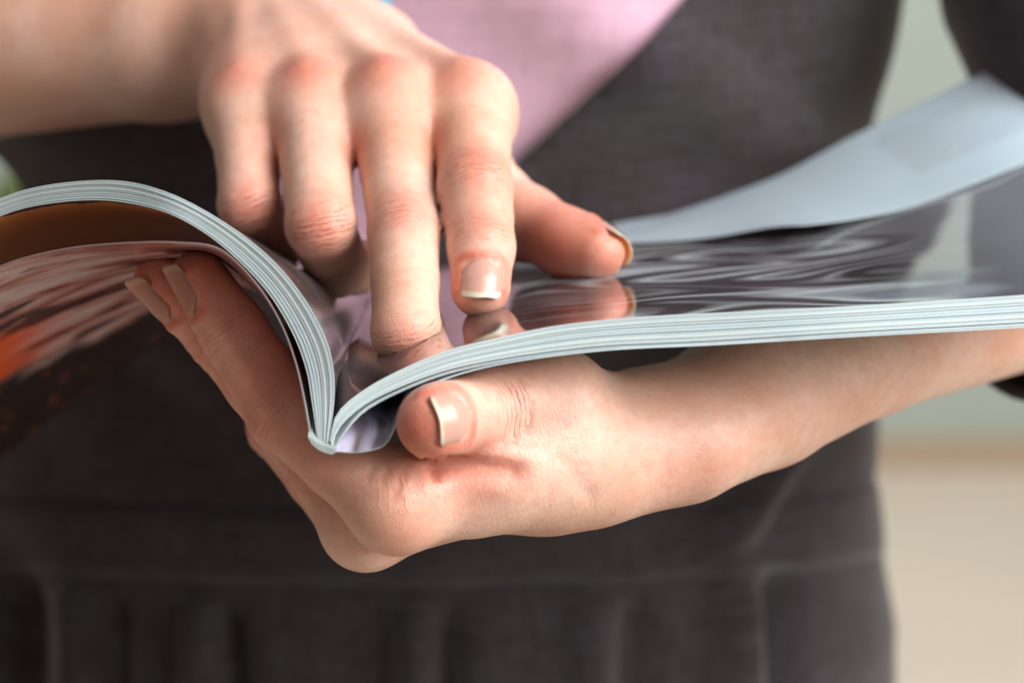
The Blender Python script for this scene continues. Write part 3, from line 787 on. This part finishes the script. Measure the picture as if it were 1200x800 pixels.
# sleeves
def tube(path, radii, n=40, squash=None, wob=0.0):
    path = np.asarray(path, float); vv = []; up0 = np.array([0.2, 1, 0.3])
    for i, c in enumerate(path):
        t = nrm(path[min(i+1, len(path)-1)]-path[max(i-1, 0)]); s = nrm(np.cross(t, np.array([0.1, 0.2, 1.0]))); u = np.cross(s, t)
        for j in range(n):
            a = 2*math.pi*j/n
            r = radii[i]*(1+wob*math.sin(3*a+i*0.9)+wob*0.8*math.sin(i*1.7+a))
            vv.append(c+s*math.cos(a)*r+u*math.sin(a)*r)
    fc = [(i*n+j, i*n+(j+1) % n, (i+1)*n+(j+1) % n, (i+1)*n+j) for i in range(len(path)-1) for j in range(n)]
    return np.array(vv), fc
for cuff, elb, sho, r0 in ((L_MIDA*0.52+L_ELBOW*0.48+np.array([0, -3.5, 0]), L_ELBOW, L_SHO, 27), (R_WRIST*0.40+R_ELBOW*0.60, R_ELBOW, R_SHO, 40)):
    pth = catmull([cuff, elb*0.93+cuff*0.07, elb+np.array([-14 if elb[0] > 0 else 6, 35, 8.]), elb*.5+sho*.5, sho], 26)
    v, f_ = tube(pth, np.interp(np.arange(26), [0, 5, 10, 25], [r0, (r0+46)/2, 54, 62]), wob=0.03)
    s = part('sleeve', v, f_, [M['dress']], dress)
    sm = s.modifiers.new('thick', 'SOLIDIFY'); sm.thickness = 0.002; sm.offset = 1
# scarf end
sc_p = catmull([P(300, -120, 692), P(385, -44, 686), P(430, -4, 683), P(458, 14, 684)], 16)
v, f_ = tube(sc_p, np.r_[np.linspace(9, 9, 12), 8, 7, 5, 1.0], 16, wob=0.06)
scf = part('neck_scarf', v, f_, [M['scarf']], person); scf['label'] = 'tip of a blue scarf at the neckline'

# ------------------------------------------------------------------ the magazine
mag = empty('magazine', tuple(W(P(380, 525, 515))))
tag(mag, 'open glossy magazine with curling pages held between the two hands', 'magazine')
MI = Matrix.Translation(-Vector(mag.location))
def mpart(name, verts_mm, faces, mats, parent=mag, **kw):
    o = link(name, W(np.asarray(verts_mm)), faces, mats, None, **kw); o.parent = parent; o.matrix_parent_inverse = MI; return o
NU, NV = 90, 18
def leaf(name, near, far, th, m_up, m_down, nu=NU, nv=NV, sag=None, label=None, above=None, edge='edge'):
    """near, far: curves (k,3) in camera mm from the spine outwards; solid sheet of thickness th"""
    a = catmull(near, nu) if len(near) != nu else np.asarray(near); b = catmull(far, nu) if len(far) != nu else np.asarray(far)
    t = np.linspace(0, 1, nv)[:, None, None]
    S = a[None]*(1-t)+b[None]*t
    if sag is not None: S = S+sag(np.linspace(0, 1, nu)[None, :], t[:, :, 0])
    if above is not None: S[..., 1] = np.maximum(S[..., 1], above(S[..., 0], S[..., 2])+0.5)
    du = np.gradient(S, axis=1); dv = np.gradient(S, axis=0)
    n = np.cross(du, dv); n /= np.linalg.norm(n, axis=2)[..., None]
    if n[..., 1].mean() < 0 and False: n = -n
    up = leaf.side*n
    top = (S+up*th/2).reshape(-1, 3); bot = (S-up*th/2).reshape(-1, 3); n0 = len(top)
    fc, mi = [], []
    for i in range(nv-1):
        for j in range(nu-1):
            q = (i*nu+j, i*nu+j+1, (i+1)*nu+j+1, (i+1)*nu+j)
            if leaf.side < 0: q = q[::-1]
            fc.append(q); mi.append(0); fc.append(tuple(x+n0 for x in q[::-1])); mi.append(1)
    rim = [j for j in range(nu)]+[i*nu+nu-1 for i in range(1, nv)]+[(nv-1)*nu+j for j in range(nu-2, -1, -1)]+[i*nu for i in range(nv-2, 0, -1)]
    for p_, q_ in zip(rim, rim[1:]+rim[:1]):
        fc.append((p_, q_, q_+n0, p_+n0) if leaf.side < 0 else (q_, p_, p_+n0, q_+n0)); mi.append(2)
    uu, vv_ = np.meshgrid(np.linspace(0, 1, nu), np.linspace(0, 1, nv)); uv = np.stack([uu.ravel(), vv_.ravel()], 1)
    o = mpart(name, np.vstack([top, bot]), fc, [m_up, m_down, M[edge]], uvs=np.vstack([uv, uv]), mi=mi)
    # crisp rims
    o.data.set_sharp_from_angle(angle=math.radians(50))
    if label: o['label'] = label
    return o
D0, DEP = 510.0, 190.0
def edge_depth(x): return float(np.interp(x, [-130, 0, 200, 400, 700, 1000, 1200, 1470], [538, 530, 515, 510, 510, 512, 517, 526]))
def curve(pts): return np.array([P(x, y, edge_depth(x)) for x, y in pts])
# right half
R_top = [(387,516),(396,484),(427,457),(471,433),(524,411),(585,396),(646,383),(712,375),(777,370),(840,367),(1000,359),(1200,346),(1300,338),(1470,320)]
R_bot = [(389,522),(398,500),(427,474),(471,452),(524,433),(585,420),(646,411),(712,404),(777,401),(840,398),(1000,388),(1200,377),(1300,370),(1470,352)]
R_low = [(391,526),(402,508),(427,480),(471,456),(524,436),(585,422.5),(646,413.5),(712,406.5),(777,403.5),(840,400.5),(1000,390.5),(1200,379.5),(1300,372.5),(1470,354.5)]
R_cov = [(394,529),(410,530),(432,528),(452,520),(464,498),(480,464),(530,441),(600,424),(712,410),(840,403.5),(1000,394),(1200,383),(1300,376),(1470,358)]
def slope(X):      # rise of the sheet away from the viewer, in mm per mm
    return np.interp(X, [-60, -20, 25, 70, 110, 140], [0.12, 0.145, 0.145, 0.170, 0.230, 0.275])
def far_right(c, k=1.0):
    f = c.copy(); f[:, 1] += slope(c[:, 0])*DEP*k; f[:, 2] += DEP; return f
def spine_rise(s_mm, t):      # behind its near end the spine arches up over the fingers that carry it
    return 11.0*(1-np.exp(-t*DEP/11.0))*np.exp(-(s_mm/10.5)**2)
def right_sag(u, t):
    z = np.zeros(np.broadcast(u, t).shape+(3,)); z[..., 1] = -3.5*np.sin(t*math.pi)*np.clip((u-0.2)*2, 0, 1)+spine_rise(u*205, t); return z
def left_sag(u, t):
    z = np.zeros(np.broadcast(u, t).shape+(3,)); z[..., 1] = spine_rise(u*150, t); return z
leaf.side = -1.0
rt, rb, rl = (catmull(curve(x), NU) for x in (R_top, R_bot, R_low))
NR = 21
for i in range(NR):
    s = i/(NR-1); s = s+0.009*random.uniform(-1, 1)*(0 < i < NR-1)
    c = rt*(1-s)+rb*s; c[:, 2] += random.uniform(-0.2, 0.25)
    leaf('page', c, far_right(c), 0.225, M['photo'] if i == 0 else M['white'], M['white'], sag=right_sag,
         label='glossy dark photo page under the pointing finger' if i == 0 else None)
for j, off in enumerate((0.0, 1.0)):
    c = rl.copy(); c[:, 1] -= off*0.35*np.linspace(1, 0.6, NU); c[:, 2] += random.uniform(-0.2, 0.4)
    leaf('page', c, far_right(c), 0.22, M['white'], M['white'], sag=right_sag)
c = catmull(curve(R_cov), 180)
leaf('cover', c, far_right(c), 0.30, M['lilac'], M['white'], nu=180, sag=right_sag, label='lilac inside of the front cover by the thumb')
# the white page lifting towards the far side
_ux = np.linspace(0, 1, NU)
def page_y(X, D):
    yn = np.interp(X, rt[:, 0], rt[:, 1]); dn = np.interp(X, rt[:, 0], rt[:, 2]); u = np.interp(X, rt[:, 0], _ux)
    t = np.clip((D-dn)/DEP, 0, 1.3)
    return yn+slope(X)*DEP*t-3.5*np.sin(np.clip(t, 0, 1)*math.pi)*np.clip((u-0.2)*2, 0, 1)
def on_page(px, py, up=0.6):
    """point of the page seen at that place of the photograph"""
    lo, hi = 540.0, 720.0
    for _ in range(40):
        m = (lo+hi)/2; q = P(px, py, m)
        if page_y(q[0], m)+up < q[1]: lo = m
        else: hi = m
    return P(px, py, (lo+hi)/2)
wn = np.array([on_page(*q) for q in ((735,285),(800,283),(880,280),(936,277),(960,272),(1000,261),(1080,238),(1200,192),(1330,140))])
wf = np.array([P(716,275,702), P(790,250,704), P(850,230,707), P(920,203,711), P(1000,160,716), P(1090,116,719), P(1190,68,723), P(1290,22,726)])
def lift(u, t):
    z = np.zeros(np.broadcast(u, t).shape+(3,)); z[..., 1] = 3.0*np.exp(-((u-0.24)/0.10)**2)*(1-t)**2 + 1.5*np.sin(t*math.pi)*np.clip(1-u*2, 0, 1); return z
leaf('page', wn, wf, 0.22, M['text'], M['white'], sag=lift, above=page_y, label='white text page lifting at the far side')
# left half
leaf.side = 1.0
L_top = [(385,518),(391,470),(390,431),(380,394),(356,350),(324,310),(287,278),(245,250),(199,227),(153,214),(106,212),(46,219),(0,233),(-60,262),(-130,310)]
L_bot = [(373,519),(366,470),(359,431),(343,389),(315,343),(278,303),(241,273),(199,250),(153,238),(106,234),(46,240),(0,253),(-50,278),(-110,318)]
L_two = [(364,514),(356,467),(346,423),(329,378),(301,333),(258,292),(208,284),(157,284),(93,289),(40,299),(0,312),(-60,340),(-120,375)]
def far_left(c, droop):
    """the far end of the leaves sinks: lower arch, same length"""
    f = c.copy(); s0 = c[0]
    dx = c[:, 0]-s0[0]; dy = c[:, 1]-s0[1]
    f[:, 0] = s0[0]+dx*1.03-6*(1-np.exp(dx/20)); f[:, 1] = s0[1]+0.12*DEP+dy*0.50-droop*np.clip(-dx/100, 0, 2)**1.3; f[:, 2] = c[:, 2]+DEP
    return f
lt, lb, l2 = (catmull(curve(x), NU) for x in (L_top, L_bot, L_two))
NL = 21
for i in range(NL):
    s = i/(NL-1); s = s+0.009*random.uniform(-1, 1)*(0 < i < NL-1)
    c = lt*(1-s)+lb*s; c[:, 2] += random.uniform(-0.25, 0.35)
    last = i == NL-1
    leaf('page', c, far_left(c, 8+i*0.25), 0.20, sag=left_sag, m_up=M['inner'] if i == 0 else M['white'], m_down=M['orange'] if last else M['white'],
         label='grey photo page rising left of the fold' if i == 0 else ('page with orange picture on its underside' if last else None))
far2 = np.array([[-40,1,700],[-58,12,700],[-75,13,701],[-92,6,702],[-120,-12,703],[-150,-35,704],[-185,-66,705],[-200,-80,705]], float)
c = l2.copy(); c[:, 1] += 0.5; c[:, 0] += 0.5
f2 = catmull(far2, NU)
def hold_up(u, t):
    z = np.zeros(np.broadcast(u, t).shape+(3,)); z[..., 1] = 6.0*np.sin(t*math.pi)*np.clip(u*3, 0, 1)+spine_rise(u*150, t); return z
leaf('cover', l2, f2, 0.30, M['white'], M['portrait'], sag=hold_up, edge='cover_edge', label='back cover with pink and dark picture over the fingertips')
# a single page between bundle and cover, parted by a dark gap near the fold
L_mid = [(364,503),(359,466),(349,426),(332,383),(304,335),(266,299),(228,270),(190,253),(150,242),(106,239),(46,245),(0,258),(-50,283),(-110,322)]
c = catmull(curve(L_mid), NU)
# spine: back of the glued block
prof = [(361,512),(365,520),(372,526),(380,530),(388,532.5),(394,530),(392,526),(386,524),(379,522),(372,519),(366,514)]
n = len(prof); a = np.array([P(x, y, D0-0.3) for x, y in prof]); rows = []
for t in np.r_[0, 0.02, 0.05, 0.09, 0.14, 0.2, 0.3, 0.5, 0.75, 1.0]:
    rows.append(a+np.array([0, 0.12*DEP*t+spine_rise(0.0, t), DEP*t]))
k = len(rows)
fc = [tuple(range(n))[::-1], tuple(range((k-1)*n, k*n))]+[(r*n+i, r*n+(i+1) % n, (r+1)*n+(i+1) % n, (r+1)*n+i) for r in range(k-1) for i in range(n)]
mpart('spine', np.vstack(rows), fc, [M['spine']], smooth=False)

# ------------------------------------------------------------------ plant far behind on the left
pc = W(np.array([-640., 60., 2900.])); plant = empty('potted_plant', (pc[0], pc[1], 0.0))
tag(plant, 'blurred green leafy plant behind the person at the left edge', 'plant')
pv, pf = [], []
ring = [(0.0, 0.0), (0.11, 0.0), (0.15, 0.30), (0.135, 0.30), (0.12, 0.24), (0.0, 0.24)]
for (r, z) in ring:
    for j in range(24): pv.append((pc[0]+r*math.cos(j*math.pi/12), pc[1]+r*math.sin(j*math.pi/12), z))
for i in range(len(ring)-1):
    for j in range(24): pf.append((i*24+j, i*24+(j+1) % 24, (i+1)*24+(j+1) % 24, (i+1)*24+j))
def wpart(name, v, f, m, par, loc):
    o = link(name, v, f, [m]); o.parent = par; o.matrix_parent_inverse = Matrix.Translation(-Vector(loc)); return o
wpart('pot', pv, pf, M['pot'], plant, plant.location)
for i in range(34):
    a = random.uniform(0, 2*math.pi); el = random.uniform(0.5, 1.35); Ls = random.uniform(0.35, 0.75)
    base = Vector((pc[0], pc[1], 0.26)); dirv = Vector((math.cos(a)*math.cos(el), math.sin(a)*math.cos(el), math.sin(el)))
    side = dirv.cross(Vector((0, 0, 1))).normalized(); v, f = [], []
    for k in range(9):
        s = k/8; w_ = 0.045*math.sin(math.pi*min(1, 0.05+s*0.95))**0.8*(0.3+0.7*s) if k < 8 else 0.002
        c = base+dirv*(Ls*s)+Vector((0, 0, -0.25*s*s*Ls))
        v += [tuple(c-side*w_), tuple(c+Vector((0, 0, -0.006))), tuple(c+side*w_)]
        if k: f += [(k*3-3, k*3-2, k*3+1, k*3), (k*3-2, k*3-1, k*3+2, k*3+1)]
    wpart('leaf', v, f, M['leaf'], plant, plant.location)
